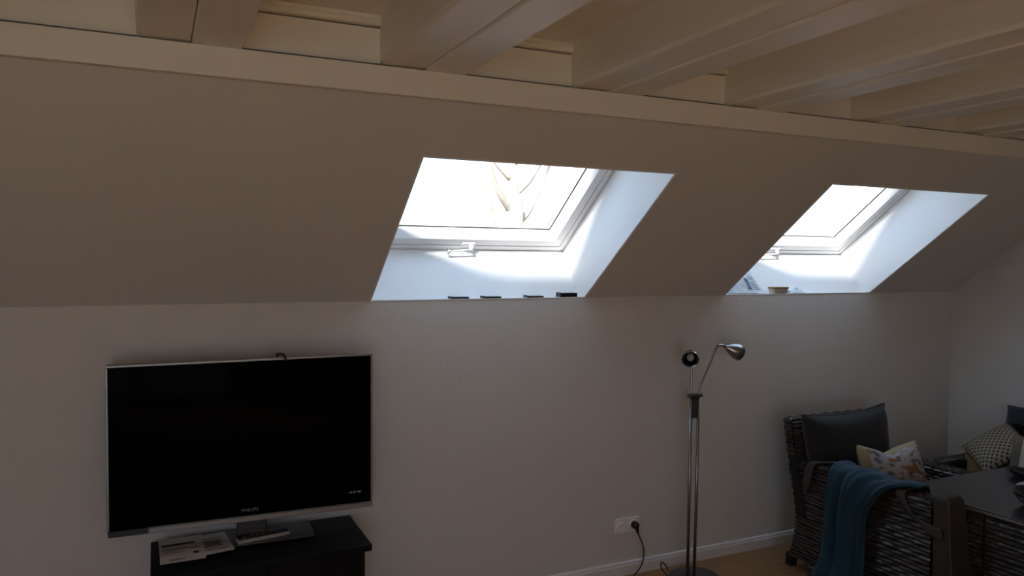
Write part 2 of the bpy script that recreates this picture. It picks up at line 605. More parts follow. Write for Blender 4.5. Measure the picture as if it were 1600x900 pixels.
# wall behind the viewer and left wall with the room's other windows
def wall_window(idx, wallname, axis, p0, p1, c0, c1, u0, u1, z0, z1):
    """wall slab p0..p1 along axis, running c0..c1, with a two-light window u0..u1 z0..z1"""
    def bx(m_, pa, pb, a, b, za, zb):
        return m_.box(pa, pb, a, b, za, zb) if axis == 'x' else m_.box(a, b, pa, pb, za, zb)
    mb = MB()
    bx(mb, p0, p1, c0, u0, -0.1, 2.9)
    bx(mb, p0, p1, u1, c1, -0.1, 2.9)
    bx(mb, p0, p1, u0, u1, -0.1, z0)
    bx(mb, p0, p1, u0, u1, z1, 2.9)
    struct(mb.build(wallname, M['wall']))
    win = bpy.data.objects.new('window_%d_offscreen' % idx, None)
    col.objects.link(win)
    pm, um = (p0 + p1) / 2, (u0 + u1) / 2
    win.location = (pm, um, z0) if axis == 'x' else (um, pm, z0)
    ORG[win] = win.location.copy()
    struct(win)
    for q in ((u0, u1, z0, z0 + .06), (u0, u1, z1 - .06, z1), (u0, u0 + .06, z0 + .06, z1 - .06), (u1 - .06, u1, z0 + .06, z1 - .06), (um - .04, um + .04, z0 + .06, z1 - .06)):
        bx(MB(), pm - .03, pm + .03, *q).build('frame_bar', M['frame'], win, bevel=0.003)
    for q in ((u0 + .06, um - .04), (um + .04, u1 - .06)):
        bx(MB(), pm - .003, pm + .003, q[0], q[1], z0 + .06, z1 - .06).build('pane', M['pane'], win)
    pl = bpy.data.lights.new('window_front_offscreen', 'AREA')
    pl.shape = 'RECTANGLE'
    pl.cycles.is_portal = True
    po = bpy.data.objects.new('window_front_offscreen', pl)
    col.objects.link(po)
    if axis == 'x':
        pl.size, pl.size_y = z1 - z0, u1 - u0
        sg = 1 if pm < 0 else -1
        po.location = (pm - sg * .12, um, (z0 + z1) / 2)
        po.rotation_euler = Vector((sg, 0, 0)).to_track_quat('-Z', 'Y').to_euler()
    else:
        pl.size, pl.size_y = u1 - u0, z1 - z0
        po.location = (um, p0 - .02, (z0 + z1) / 2)
        po.rotation_euler = (math.pi / 2, 0, 0)


struct(MB().box(XL - 0.2, XL, YF - 0.2, D + 0.8, -0.1, 2.9).build('wall_left', M['wall']))
wall_window(3, 'wall_front', 'y', YF - 0.2, YF, XL, XR, -1.9, 0.1, 0.05, 2.1)
struct(MB().box(XR, XR + 0.2, YF - 0.2, D + 0.8, -0.1, 2.9).build('wall_right', M['wall']))
struct(MB().box(-60, 90, -60, -3.3, -5.2, -5).build('yard_outside', M['grass']))

# skirting
prof = [(0, 0), (0.014, 0), (0.014, 0.050), (0.011, 0.054), (0.011, 0.060), (0.007, 0.068), (0, 0.071)]
struct(MB().prism(prof, XL, XR, lambda a, p, q: (a, D - p, q)).build('baseboard_back', M['base']))
struct(MB().prism(prof, YF, D - 0.015, lambda a, p, q: (XR - p, a, q)).build('baseboard_right', M['base']))


# ------------------------------------------------------------------ outside
mb = MB().box(-60, 90, 6, 120, -5.2, -5)
struct(mb.build('ground_outside', M['grass']))


def house(x0, x1, y0, y1, eave, ridge, label, mw, name='neighbour_house'):
    t = thing(name, label, 'house', ((x0 + x1) / 2, (y0 + y1) / 2, -5))
    MB().box(x0, x1, y0, y1, -5, eave).build('house_wall', mw, t)
    ymid = (y0 + y1) / 2
    MB().prism([(y0, eave + .002), (y1, eave + .002), (ymid, ridge)], x0, x1,
               lambda a, p, q: (a, p, q)).build('house_roof', M['roof'], t)
    for k in range(3):
        xa = x0 + (x1 - x0) * (0.15 + 0.28 * k)
        MB().box(xa, xa + 1.1, y0 - 0.03, y0 + 0.02, eave - 2.2, eave - 0.8).build('house_window', M['clear'], t)
    return t


house(0.5, 16, 16, 23, 1.6, 2.75, 'low neighbouring house with pinkish roof seen through the skylight', M['house'])
house(14.2, 20, 30, 37, 5.8, 7.6, 'tall cream neighbouring house behind the low pinkish roof', M['house2'])
tr = thing('bare_tree', 'bare sunlit tree beside the cream house seen through skylight', 'tree', (6.5, 14, -5))
MB().tube(spline([(6.5, 14, -5), (6.45, 14, -1), (6.6, 14, 2.2), (6.5, 14, 4.5), (6.7, 14, 7)], 5), [0.28] * 6 + [0.2] * 6 + [0.1] * 9, 8).build('trunk', M['bark'], tr, smooth=True)
for k in range(14):
    z = 1.6 + k * 0.33
    a = random.uniform(-1, 1)
    sgn = -1 if k % 2 else 1
    MB().tube(spline([(6.55, 14, z), (6.55 + sgn * .5, 14 + a * .4, z + .5), (6.55 + sgn * 1.0, 14 + a * .9, z + 1.4)], 4), [0.07] * 4 + [0.05] * 3 + [0.02] * 2, 6).build('branch', M['bark'], tr, smooth=True)

# ------------------------------------------------------------------ television and its cabinet
CT = 0.52
cab = thing('tv_cabinet', 'black low cabinet standing under the television', 'cabinet', (0.39, 3.14, 0))
MB().box(-0.022, 0.775, 2.945, 3.325, CT - 0.028, CT).build('top_panel', M['blackwood'], cab, bevel=0.004)
MB().box(0.0, 0.02, 2.975, 3.32, 0.0, CT - 0.0285).build('side_panel', M['blackwood'], cab)
MB().box(0.733, 0.753, 2.975, 3.32, 0.0, CT - 0.0285).build('side_panel', M['blackwood'], cab)
MB().box(0.021, 0.732, 3.305, 3.319, 0.03, CT - 0.0285).build('back_panel', M['blackwood'], cab)
MB().box(0.021, 0.732, 2.985, 3.304, 0.05, 0.07).build('bottom_panel', M['blackwood'], cab)
MB().box(0.021, 0.732, 2.985, 3.304, 0.26, 0.278).build('shelf', M['blackwood'], cab)
for a, b in ((0.022, 0.375), (0.378, 0.731)):
    d_ = MB().box(a, b, 2.966, 2.983, 0.055, CT - 0.03).build('door', M['blackwood'], cab, bevel=0.002)
    xk = b - 0.03 if a < 0.2 else a + 0.03
    MB().lathe([(0.0, -0.018), (0.011, -0.017), (0.012, -0.012), (0.006, -0.007), (0.006, 0.0)], (xk, 2.966, 0.42), (0, 1, 0), 16).build('knob', M['darksteel'], d_, smooth=True)

tv = thing('television', 'wide black flat-screen television with thin silver bezel', 'television', (0.32, 3.14, CT))
ang = math.radians(-3.4)
ca, sa = math.cos(ang), math.sin(ang)
TVC = Vector((0.325, 3.125, 0.0))
TW, TZ0, TZ1 = 0.985, 0.622, 1.258


def tvf(x, y, z):
    """x along the set, y backwards, z up; z edge slightly tilted like the set"""
    return TVC + Vector((x * ca - y * sa, x * sa + y * ca, z + 0.009 * x))


hw = TW / 2
mb = MB()
mb.box(-hw, hw, 0.004, 0.045, TZ0, TZ1, tvf)
mb.build('body', M['silver'], tv, bevel=0.006)
mb = MB().box(-hw * 0.8, hw * 0.8, 0.046, 0.085, TZ0 + 0.08, TZ1 - 0.06, tvf)
mb.build('rear_housing', M['black'], tv, bevel=0.01)
for q in ((-hw, -hw + 0.009, TZ0 + 0.02, TZ1 - 0.009), (hw - 0.009, hw, TZ0 + 0.04, TZ1 - 0.009), (-hw, hw, TZ1 - 0.009, TZ1)):
    MB().box(q[0], q[1], -0.004, 0.003, q[2], q[3], tvf).build('bezel', M['silver'], tv, bevel=0.0015)
MB().box(-hw + 0.14, hw, -0.004, 0.003, TZ0 - 0.004, TZ0 + 0.016, tvf).build('bezel', M['silver'], tv, bevel=0.002)
MB().box(-hw + 0.004, -hw + 0.139, -0.003, 0.003, TZ0 - 0.004, TZ0 + 0.019, tvf).build('speaker_strip', M['black'], tv, bevel=0.002)
scr = MB().box(-hw + 0.0095, hw - 0.0095, -0.002, 0.003, TZ0 + 0.02, TZ1 - 0.0095, tvf).build('screen', M['screen'], tv)
# lettering on the lower edge
fc = bpy.data.curves.new('logo_text', 'FONT')
fc.body = 'PHILIPS'
fc.size = 0.0185
fc.space_character = 1.1
fc.align_x = 'CENTER'
fo = bpy.data.objects.new('logo_text', fc)
col.objects.link(fo)
bpy.context.view_layer.update()
dg = bpy.context.evaluated_depsgraph_get()
tm = bpy.data.meshes.new_from_object(fo.evaluated_get(dg))
bpy.data.objects.remove(fo)
tm.materials.clear()
tm.materials.append(M['logo'])
lo = bpy.data.objects.new('logo', tm)
col.objects.link(lo)
lo.parent = tv
px = tvf(0.008, -0.0035, TZ0 + 0.036)
lo.matrix_local = Matrix.Translation(px - ORG[tv]) @ Matrix.Rotation(ang, 4, 'Z') @ Matrix.Rotation(math.pi / 2, 4, 'X')
for k, wd in enumerate((0.012, 0.010, 0.014)):
    xa = 0.395 + k * 0.017
    MB().box(xa, xa + wd, -0.0032, -0.0021, TZ0 + 0.062, TZ0 + 0.068, tvf).build('badge', M['logo'], tv)
# stand
MB().box(-0.04, 0.075, 0.050, 0.075, CT + 0.0125 - 0.0, TZ0 + 0.12, tvf).build('stand_neck', M['neck'], tv, bevel=0.006)
MB().box(-0.235, 0.255, -0.008, 0.175, CT + 0.0025, CT + 0.0125, tvf).build('stand_base', M['glassblack'], tv, bevel=0.003)
# cable clip hooked over the top edge
m_ = MB().tube([tvf(*p) for p in spline([(0.118, 0.05, TZ1 - 0.03), (0.118, 0.05, TZ1 + 0.006), (0.124, 0.02, TZ1 + 0.012), (0.14, -0.008, TZ1 + 0.008), (0.146, -0.011, TZ1 - 0.012)], 5)], 0.0055, 8)
m_.build('cable_hook', M['black'], tv, smooth=True)


def sheet(name, x0, x1, y0, y1, zoff, label, lines, rot=0.0, group=None, picture=None):
    t = thing(name, label, 'paper', ((x0 + x1) / 2, (y0 + y1) / 2, CT), group)
    cx, cy = (x0 + x1) / 2, (y0 + y1) / 2

    def zz(y):
        b0, b1 = 3.10, 3.135
        k = min(1, max(0, (y - b0 + 0.06) / 0.06))
        k = k * k * (3 - 2 * k)
        return CT + 0.0012 + zoff + 0.0125 * k

    def fn(x, y, up=0):
        xx = cx + (x - cx) * math.cos(rot) - (y - cy) * math.sin(rot)
        yy = cy + (x - cx) * math.sin(rot) + (y - cy) * math.cos(rot)
        return (xx, yy, zz(yy) + up)
    p = MB().grid(lambda u, v: fn(x0 + (x1 - x0) * u, y0 + (y1 - y0) * v), 4, 24).build('page', M['paper'], t, solid=0.0012)
    for (a0, a1, b0, b1, mm) in lines:
        MB().grid(lambda u, v: fn(x0 + (x1 - x0) * (a0 + (a1 - a0) * u), y0 + (y1 - y0) * (b0 + (b1 - b0) * v), 0.0016), 3, 5).build('print', M[mm], t, solid=0.0004)
    return t


sheet('leaflet', 0.150, 0.262, 3.075, 3.285, 0.0, 'pale leaflet with a dark printed picture lying next to the remote', [(0.05, 0.7, 0.25, 0.62, 'picture'), (0.1, 0.8, 0.12, 0.15, 'ink'), (0.1, 0.8, 0.7, 0.73, 'ink')], rot=0.10)
sheet('letter', 0.008, 0.165, 3.050, 3.285, 0.0022, 'white printed letter lying at the end of the black cabinet', [(0.06, 0.62, 0.44, 0.465, 'ink'), (0.06, 0.5, 0.36, 0.37, 'ink'), (0.06, 0.5, 0.28, 0.29, 'ink'), (0.2, 0.55, 0.06, 0.075, 'ink'), (0.68, 0.9, 0.40, 0.44, 'redink'), (0.74, 0.86, 0.16, 0.24, 'ink'), (0.06, 0.8, 0.62, 0.70, 'ink')], rot=0.02)

rm = thing('remote_control', 'silver and black remote control lying before the television stand', 'remote control', (0.39, 3.16, CT + 0.012))
rd = Vector((0.98, 0.16, 0)).normalized()
rn = Vector((-rd.y, rd.x, 0))
R0 = Vector((0.288, 3.118, CT + 0.0125))
rf = lambda x, y, z: R0 + rd * x + rn * y + Vector((0, 0, z))
MB().box(0, 0.205, 0, 0.042, 0, 0.014, rf).build('body', M['remote'], rm, bevel=0.003)
MB().box(0.004, 0.201, 0.007, 0.039, 0.0141, 0.018, rf).build('face', M['black'], rm, bevel=0.001)
for i in range(8):
    for j in range(3):
        MB().box(0.02 + i * .019, 0.031 + i * .019, 0.010 + j * .0095, 0.016 + j * .0095, 0.0181, 0.0198, rf).build('button', M['darksteel'] if (i + j) % 4 else M['logo'], rm)

# ------------------------------------------------------------------ wall socket and cord
sk = thing('wall_socket', 'white double wall socket above the skirting board', 'socket', (2.241, D - 0.006, 0.263))
MB().box(2.165, 2.317, D - 0.006, D - 0.0005, 0.225, 0.301).build('cover_plate', M['plastic'], sk, bevel=0.003)
for xc in (2.203, 2.279):
    o_ = MB().lathe([(0.0, -0.0063), (0.0190, -0.0063), (0.0200, -0.0125), (0.0225, -0.0130), (0.0240, -0.0062)], (xc, D, 0.263), (0, 1, 0), 28).build('outlet', M['plastic'], sk)
    for s_ in (-1, 1):
        MB().lathe([(0.0, -0.0067), (0.0028, -0.0067), (0.0028, -0.0064)], (xc + s_ * .0095, D, 0.263), (0, 1, 0), 10).build('pin_hole', M['black'], o_)
cd = thing('power_cord', 'black power cord plugged into the white wall socket', 'cord', (2.279, D - 0.03, 0.0))
m_ = MB().lathe([(0.0, -0.013), (0.019, -0.013), (0.020, -0.018), (0.019, -0.034), (0.012, -0.044), (0.0, -0.045)], (2.279, D, 0.263), (0, 1, 0), 24)
m_.tube([(2.281, D - 0.034, 0.262), (2.286, D - 0.034, 0.236), (2.291, D - 0.034, 0.217)], [0.011, 0.008, 0.005], 12)
m_.build('plug', M['black'], cd, smooth=True)
MB().tube(spline([(2.290, D - 0.034, 0.220), (2.312, D - 0.036, 0.175), (2.325, D - 0.040, 0.120), (2.305, D - 0.05, 0.060), (2.255, D - 0.065, 0.022), (2.19, D - 0.09, 0.0045), (2.08, D - 0.13, 0.0042), (1.95, D - 0.16, 0.0042)], 8), 0.0036, 8).build('cable', M['black'], cd, smooth=True)

# ------------------------------------------------------------------ floor lamp
LX, LY = 2.530, 3.14
lamp = thing('floor_lamp', 'brushed steel floor lamp with two spot heads by the wall', 'floor lamp', (LX, LY, 0))
MB().lathe([(0, 0.0), (0.130, 0.0), (0.132, 0.006), (0.130, 0.014), (0.122, 0.019), (0.0, 0.021)], (LX, LY, 0), (0, 0, 1), 48).build('base', M['darksteel'], lamp, smooth=True)
PA, PB = (2.485, 2.490), (2.528, 2.540)
MB().tube([(PA[0], LY, 0.0205), (PA[1], LY, 0.955)], 0.0082, 14).build('pole', M['steel'], lamp, smooth=True)
MB().tube([(PB[0], LY, 0.0205), (PB[1], LY, 0.955)], 0.0082, 14).build('pole', M['steel'], lamp, smooth=True)
MB().box(2.474, 2.556, LY - 0.016, LY + 0.016, 0.953, 0.969).build('cross_bracket', M['darksteel'], lamp, bevel=0.005)
sw = MB().box(2.499, 2.530, LY - 0.012, LY + 0.012, 0.845, 0.952).build('switch_box', M['darksteel'], lamp, bevel=0.003)
for zc in (0.875, 0.905):
    MB().lathe([(0.0, -0.020), (0.009, -0.019), (0.010, -0.011)], (2.515, LY, zc), (0, 1, 0), 16).build('dimmer_knob', M['black'], sw, smooth=True)


def shade(c, ax, name='lamp_shade'):
    """c: neck point, ax: direction towards the opening"""
    prof = [(0.0095, 0.0), (0.013, 0.010), (0.024, 0.028), (0.035, 0.050), (0.041, 0.072), (0.044, 0.098), (0.0425, 0.098), (0.0395, 0.073), (0.033, 0.051), (0.022, 0.030), (0.0, 0.026)]
    s_ = MB().lathe(prof, c, ax, 30).build(name, M['steel'], lamp, smooth=True)
    MB().lathe([(0.0, 0.028), (0.012, 0.03), (0.016, 0.045), (0.020, 0.066), (0.016, 0.080), (0.0, 0.085)], c, ax, 20).build('bulb', M['bulb'], s_, smooth=True)
    return s_


arm_l = spline([(2.490, LY, 0.966), (2.490, LY, 1.05), (2.490, LY, 1.12), (2.496, LY + 0.010, 1.158), (2.507, LY + 0.028, 1.180)], 8)
MB().tube(arm_l, 0.0062, 12).build('lamp_arm', M['steel'], lamp, smooth=True)
axl = Vector((-0.60, -0.71, -0.30)).normalized()
NK = Vector((2.509, LY + 0.030, 1.184))
shade(NK, axl)
pin = NK + axl * 0.085
MB().tube([pin + Vector((0.0, 0, -0.035)), pin + Vector((-0.004, -0.012, -0.075))], 0.0026, 8).build('grip_pin', M['steel'], lamp, smooth=True)
arm_r = spline([(2.540, LY, 0.966), (2.545, LY, 1.00), (2.566, LY, 1.045), (2.61, LY, 1.125), (2.645, LY, 1.195), (2.660, LY, 1.213), (2.688, LY, 1.213), (2.712, LY, 1.203)], 8)
MB().tube(arm_r, 0.0062, 12).build('lamp_arm', M['steel'], lamp, smooth=True)
shade(Vector((2.708, LY, 1.205)), Vector((0.90, -0.05, -0.34)))
MB().tube(spline([(2.46, LY + 0.128, 0.010), (2.435, LY + 0.125, 0.045), (2.405, LY + 0.115, 0.066), (2.395, LY + 0.10, 0.040), (2.42, LY + 0.08, 0.0045), (2.36, LY - 0.14, 0.0042), (2.2, LY - 0.2, 0.0042)], 8), 0.0036, 8).build('lamp_cable', M['black'], lamp, smooth=True)

# ------------------------------------------------------------------ things on the sills
SZ = K + 0.0046
for (a, b, hgt, lab) in ((1.253, 1.342, 0.008, 'thin black tile on the skylight sill, furthest from the black tile block'),
                         (1.418, 1.508, 0.008, 'thin black tile second along the skylight sill'),
                         (1.648, 1.738, 0.008, 'thin black tile beside the thicker black block on skylight sill'),
                         (1.832, 1.928, 0.020, 'thicker black block at the corner of the skylight sill')):
    t = thing('black_tile', lab, 'tile', ((a + b) / 2, D + 0.024, SZ), 'black tiles on the skylight sill')
    MB().box(a, b, D - 0.002, D + 0.048, SZ, SZ + hgt).build('block', M['black'], t, bevel=0.0015)
    MB().box(a - 0.002, a + 0.006, D + 0.004, D + 0.042, SZ + hgt + 0.0001, SZ + hgt + 0.003).build('tab', M['black'], t)

tb = thing('food_tub', 'small oval food tub with brown lid on the skylight sill', 'tub', (3.285, D + 0.022, SZ))


def oval(cx, cy, rx, ry, z):
    return [(cx + rx * math.copysign(abs(math.cos(a)) ** .7, math.cos(a)), cy + ry * math.copysign(abs(math.sin(a)) ** .7, math.sin(a)), z) for a in [2 * math.pi * k / 24 for k in range(24)]]


def loft(rings):
    m_ = MB()
    n = len(rings[0])
    for r_ in rings:
        m_.v += [Vector(p) for p in r_]
    for i in range(len(rings) - 1):
        for k in range(n):
            m_.f.append((i * n + k, i * n + (k + 1) % n, (i + 1) * n + (k + 1) % n, (i + 1) * n + k))
    m_.f.append(tuple(range(n))[::-1])
    m_.f.append(tuple((len(rings) - 1) * n + k for k in range(n)))
    return m_


loft([oval(3.285, D + .022, .055, .026, SZ), oval(3.285, D + .022, .064, .031, SZ + .028)]).build('body', M['tub_side'], tb)
loft([oval(3.285, D + .022, .067, .033, SZ + .0283), oval(3.285, D + .022, .068, .034, SZ + .036), oval(3.285, D + .022, .060, .028, SZ + .038)]).build('lid', M['tub_lid'], tb)

pk = thing('plastic_wrapper', 'clear crumpled plastic wrapper beside the brown food tub', 'wrapper', (3.43, D + 0.025, SZ))


def crum(u, v):
    a = 2 * math.pi * u
    r = math.sin(math.pi * min(1, v * .5 + .0))
    hx = 0.062 * (1 + .18 * math.sin(5 * a) * v)
    z = (1 - v) ** .7 * 0.026 * (1 + .35 * math.sin(3 * a + 2 * v) * math.sin(9 * v))
    return (3.43 + hx * v * math.cos(a), D + .026 + .024 * v * math.sin(a), SZ + .0015 + z)


MB().grid(crum, 36, 10).build('film', M['clear'], pk, solid=0.001)
MB().box(3.345, 3.372, D + .012, D + .03, SZ, SZ + .018).build('folded_end', M['clear'], pk, bevel=0.004)

bgp = thing('paper_pouch', 'white crumpled pouch with barcode leaning in skylight corner', 'pouch', (3.05, D + 0.05, SZ))


def pouch(side):
    def fn(u, v):
        x0 = 2.925 + 0.005 * v
        x1 = 3.195 - 0.10 * v ** 0.9
        e = (4 * u * (1 - u)) ** .5 * (1 - v) ** .45
        cr = .004 * math.sin(17 * u + 9 * v) * math.sin(13 * v + 3 * u)
        y = D + 0.036 + 0.085 * v + side * (0.019 * e) + cr * side
        z = SZ + 0.004 + 0.200 * v
        return (x0 + (x1 - x0) * u, y, z)
    return fn


m_ = MB()
m_.grid(pouch(-1), 18, 14)
m_.grid(pouch(1), 18, 14)
m_.build('bag_body', M['bag'], bgp, smooth=True)
pf = pouch(-1)


def onpouch(u0, u1, v0, v1, name, off=0.0025):
    m_ = MB().grid(lambda a, b: Vector(pf(u0 + (u1 - u0) * a, v0 + (v1 - v0) * b)) + Vector((0, -off, off * .3)), 3, 3)
    return m_.build(name, M['bagprint'], bgp, solid=0.0004)


for k in range(9):
    onpouch(0.545 + k * .014, 0.545 + k * .014 + (.009 if k % 3 else .005), 0.10, 0.42, 'barcode_bar')
for k in range(7):
    onpouch(0.72, 0.90 - .03 * (k % 2), 0.10 + k * .055, 0.112 + k * .055, 'print_line')
for k in range(4):
    onpouch(0.62 + k * .07, 0.66 + k * .07, 0.86, 0.94, 'print_mark')

# ------------------------------------------------------------------ wicker
def weave(fn, lu, lv, pitch=0.018, cell=0.045, amp=0.0035, th=0.0035, jit=0.25):
    """rows of half-round strands over/under stakes; fn(u metres, v metres, out) -> world"""
    m_ = MB()
    rows = max(2, int(lv / pitch))
    p = lv / rows
    nseg = max(4, int(lu / (cell / 3)))
    for r in range(rows):
        vc = (r + .5) * p
        ph = math.pi * (r % 2) + random.uniform(-.5, .5)
        hh = p * .5 * random.uniform(.72, 1.02)
        th_ = th * random.uniform(.7, 1.3)
        base = len(m_.v)
        wob = random.uniform(-1, 1)
        for i in range(nseg + 1):
            u = lu * i / nseg
            o = amp * math.sin(math.pi * u / cell + ph) + amp
            dv = p * .12 * jit * 4 * math.sin(u * 9 + wob * 7)
            lo_, hi_ = max(0, vc - hh + dv), min(lv, vc + hh + dv)
            m_.v += [Vector(fn(u, lo_, o - th_)), Vector(fn(u, (lo_ + hi_) / 2, o + th_)), Vector(fn(u, hi_, o - th_))]
        for i in range(nseg):
            a = base + i * 3
            m_.f += [(a, a + 3, a + 4, a + 1), (a + 1, a + 4, a + 5, a + 2)]
    return m_


def weave_box(x0, x1, y0, y1, z0, z1, faces='lrfbt', **kw):
    """weave on chosen faces of an axis box: l(-x) r(+x) f(-y) b(+y) t(+z)"""
    m_ = MB()
    for c in faces:
        if c == 'l':
            w_ = weave(lambda u, v, o: (x0 - o, y1 - u, z0 + v), y1 - y0, z1 - z0, **kw)
        elif c == 'r':
            w_ = weave(lambda u, v, o: (x1 + o, y0 + u, z0 + v), y1 - y0, z1 - z0, **kw)
        elif c == 'f':
            w_ = weave(lambda u, v, o: (x0 + u, y0 - o, z0 + v), x1 - x0, z1 - z0, **kw)
        elif c == 'b':
            w_ = weave(lambda u, v, o: (x1 - u, y1 + o, z0 + v), x1 - x0, z1 - z0, **kw)
        else:
            if (x1 - x0) > (y1 - y0):
                w_ = weave(lambda u, v, o: (x0 + v, y0 + u, z1 + o), y1 - y0, x1 - x0, **kw)
            else:
                w_ = weave(lambda u, v, o: (x0 + u, y0 + v, z1 + o), x1 - x0, y1 - y0, **kw)
        m_.add(w_.v, w_.f)
    return m_


AT = 0.598       # arm height
ch = thing('wicker_armchair', 'dark woven wicker armchair with a teal blanket over one arm', 'armchair', (3.48, 2.65, 0))
AX0, AX1 = 3.118, 3.215


def yback(z):
    """concave rear profile of the arm side"""
    t = z / 0.54
    return 3.030 + 0.068 * (2 * t - 1.05) ** 2


YFR = 2.245
# left arm: solid core following the profile
zs = [0.06, 0.15, 0.24, 0.31, 0.38, 0.46, 0.535]
prof = [(yback(z) - 0.006, z) for z in zs] + [(3.035, 0.537), (3.035, AT - 0.008), (YFR + 0.03, AT - 0.008), (YFR + 0.006, AT - 0.035), (YFR + 0.006, 0.06)]
armL = MB().prism(prof, AX0 + 0.006, AX1 - 0.006, lambda a, p, q: (a, p, q)).build('arm', M['wickerback'], ch)
w_ = weave(lambda u, v, o: (AX0 - o, yback(0.06 + v * .9) + (YFR - yback(0.06 + v * .9)) * (u / 0.82) if v < .53 else 3.04 + (YFR - 3.04) * (u / .82), 0.055 + v), 0.82, AT - 0.06, pitch=0.0195, cell=0.05)
m_ = MB()
m_.add(w_.v, w_.f)
t_ = weave(lambda u, v, o: (AX0 + u, YFR + v, AT - 0.006 + o), AX1 - AX0, 3.04 - YFR, pitch=0.016, cell=0.024, amp=0.003)
m_.add(t_.v, t_.f)
f_ = weave(lambda u, v, o: (AX0 + u, YFR - o, 0.06 + v), AX1 - AX0, AT - 0.07, pitch=0.019, cell=0.03)
m_.add(f_.v, f_.f)
b_ = weave(lambda u, v, o: (AX1 - u, yback(0.06 + v) + o, 0.06 + v), AX1 - AX0, 0.475, pitch=0.019, cell=0.03)
m_.add(b_.v, b_.f)
m_.build('weave', M['wicker'], armL, kind='stuff')
# right arm, under the edge of the table
RX0, RX1 = 3.775, 3.872
RT = 0.560
armR = MB().box(RX0 + .006, RX1 - .006, YFR + .02, 3.04, 0.06, RT - .008).build('arm', M['wickerback'], ch)
weave_box(RX0, RX1, YFR + .015, 3.045, 0.06, RT - .004, 'lrft', pitch=0.019, cell=0.03).build('weave', M['wicker'], armR, kind='stuff')
# backrest, flaring backwards
BX_0, BX_1 = 3.100, 3.80


def bk(z):
    return 3.035 + 0.085 * ((z - 0.42) / 0.41)


prof = [(bk(.30), .30), (bk(.797), .797), (bk(.797) - .05, .803), (bk(.30) - .055, .30)]
bkr = MB().prism(prof, BX_0 + .006, BX_1 - .006, lambda a, p, q: (a, p, q)).build('backrest', M['wickerback'], ch)
m_ = MB()
for w_ in (weave(lambda u, v, o: (BX_0 - o, bk(.61 + v) - .052 + u, .61 + v), 0.055, .19, pitch=0.02, cell=.03, amp=.002),
           weave(lambda u, v, o: (BX_0 + u, bk(.55 + v) - .054 - o, .55 + v), BX_1 - BX_0, .245, pitch=0.019, cell=.045),
           weave(lambda u, v, o: (BX_1 - u, bk(.30 + v) + o, .30 + v), BX_1 - BX_0, .495, pitch=0.019, cell=.045),
           weave(lambda u, v, o: (BX_0 + u, bk(.797) - .052 + v, .80 + o), BX_1 - BX_0, .056, pitch=0.018, cell=.045)):
    m_.add(w_.v, w_.f)
m_.build('weave', M['wicker'], bkr, kind='stuff')
st = MB().box(AX1, RX0, 2.30, 3.0, 0.16, 0.30).build('seat_base', M['wickerback'], ch)
weave_box(AX1, RX0, 2.30, 3.0, 0.16, 0.30, 'f', pitch=0.019, cell=.045).build('weave', M['wicker'], st, kind='stuff')
for (x, y) in ((AX0 + .004, yback(0) - .045), (AX0 + .004, YFR + .02), (RX1 - .05, 3.0), (RX1 - .05, YFR + .03)):
    MB().prism([(x - .006, 0), (x + .036, 0), (x + .045, .065), (x, .065)], y, y + .04, lambda a, p, q: (p, a, q)).build('leg', M['wickerback'], ch)
# flared plinth at the foot of the arm
ft = MB().box(3.058, 3.116, 2.60, 2.875, 0.0, 0.085).build('foot_plinth', M['wickerback'], ch)
weave_box(3.058, 3.110, 2.60, 2.88, 0.0, 0.085, 'lbt', pitch=0.017, cell=.03).build('weave', M['wicker'], ft, kind='stuff')


def pillow(m_, c, A, B, N, wd, ht, th, pinch=0.10, pw=2.6, n=22, sag=None):
    """inflated cushion: A,B in-plane axes, N thickness axis"""
    c, A, B, N = Vector(c), Vector(A).normalized(), Vector(B).normalized(), Vector(N).normalized()

    def side(sg):
        def fn(u, v):
            a, b = 2 * u - 1, 2 * v - 1
            k = (max(0, 1 - abs(a) ** pw)) ** .55 * (max(0, 1 - abs(b) ** pw)) ** .55
            sa_ = 1 - pinch * (1 - b * b) * .5 * abs(a) if True else 1
            x = a * wd / 2 * (1 - pinch * (1 - b * b) * abs(a) ** 3)
            y = b * ht / 2 * (1 - pinch * (1 - a * a) * abs(b) ** 3)
            p = c + A * x + B * y + N * (sg * th / 2 * k)
            if sag:
                p += sag(a, b)
            return p
        return fn
    m_.grid(side(1), n, n)
    m_.grid(side(-1), n, n)
    return m_


def piping(c, A, B, wd, ht, pinch, r=0.005, sag=None, n=22):
    c, A, B = Vector(c), Vector(A).normalized(), Vector(B).normalized()
    pts = []
    seq = [(-1 + 2 * i / n, -1) for i in range(n)] + [(1, -1 + 2 * i / n) for i in range(n)] + [(1 - 2 * i / n, 1) for i in range(n)] + [(-1, 1 - 2 * i / n) for i in range(n + 1)]
    for a, b in seq:
        p = c + A * (a * wd / 2 * (1 - pinch * (1 - b * b))) + B * (b * ht / 2 * (1 - pinch * (1 - a * a)))
        if sag:
            p += sag(a, b)
        pts.append(p)
    return MB().tube(pts, r, 8)


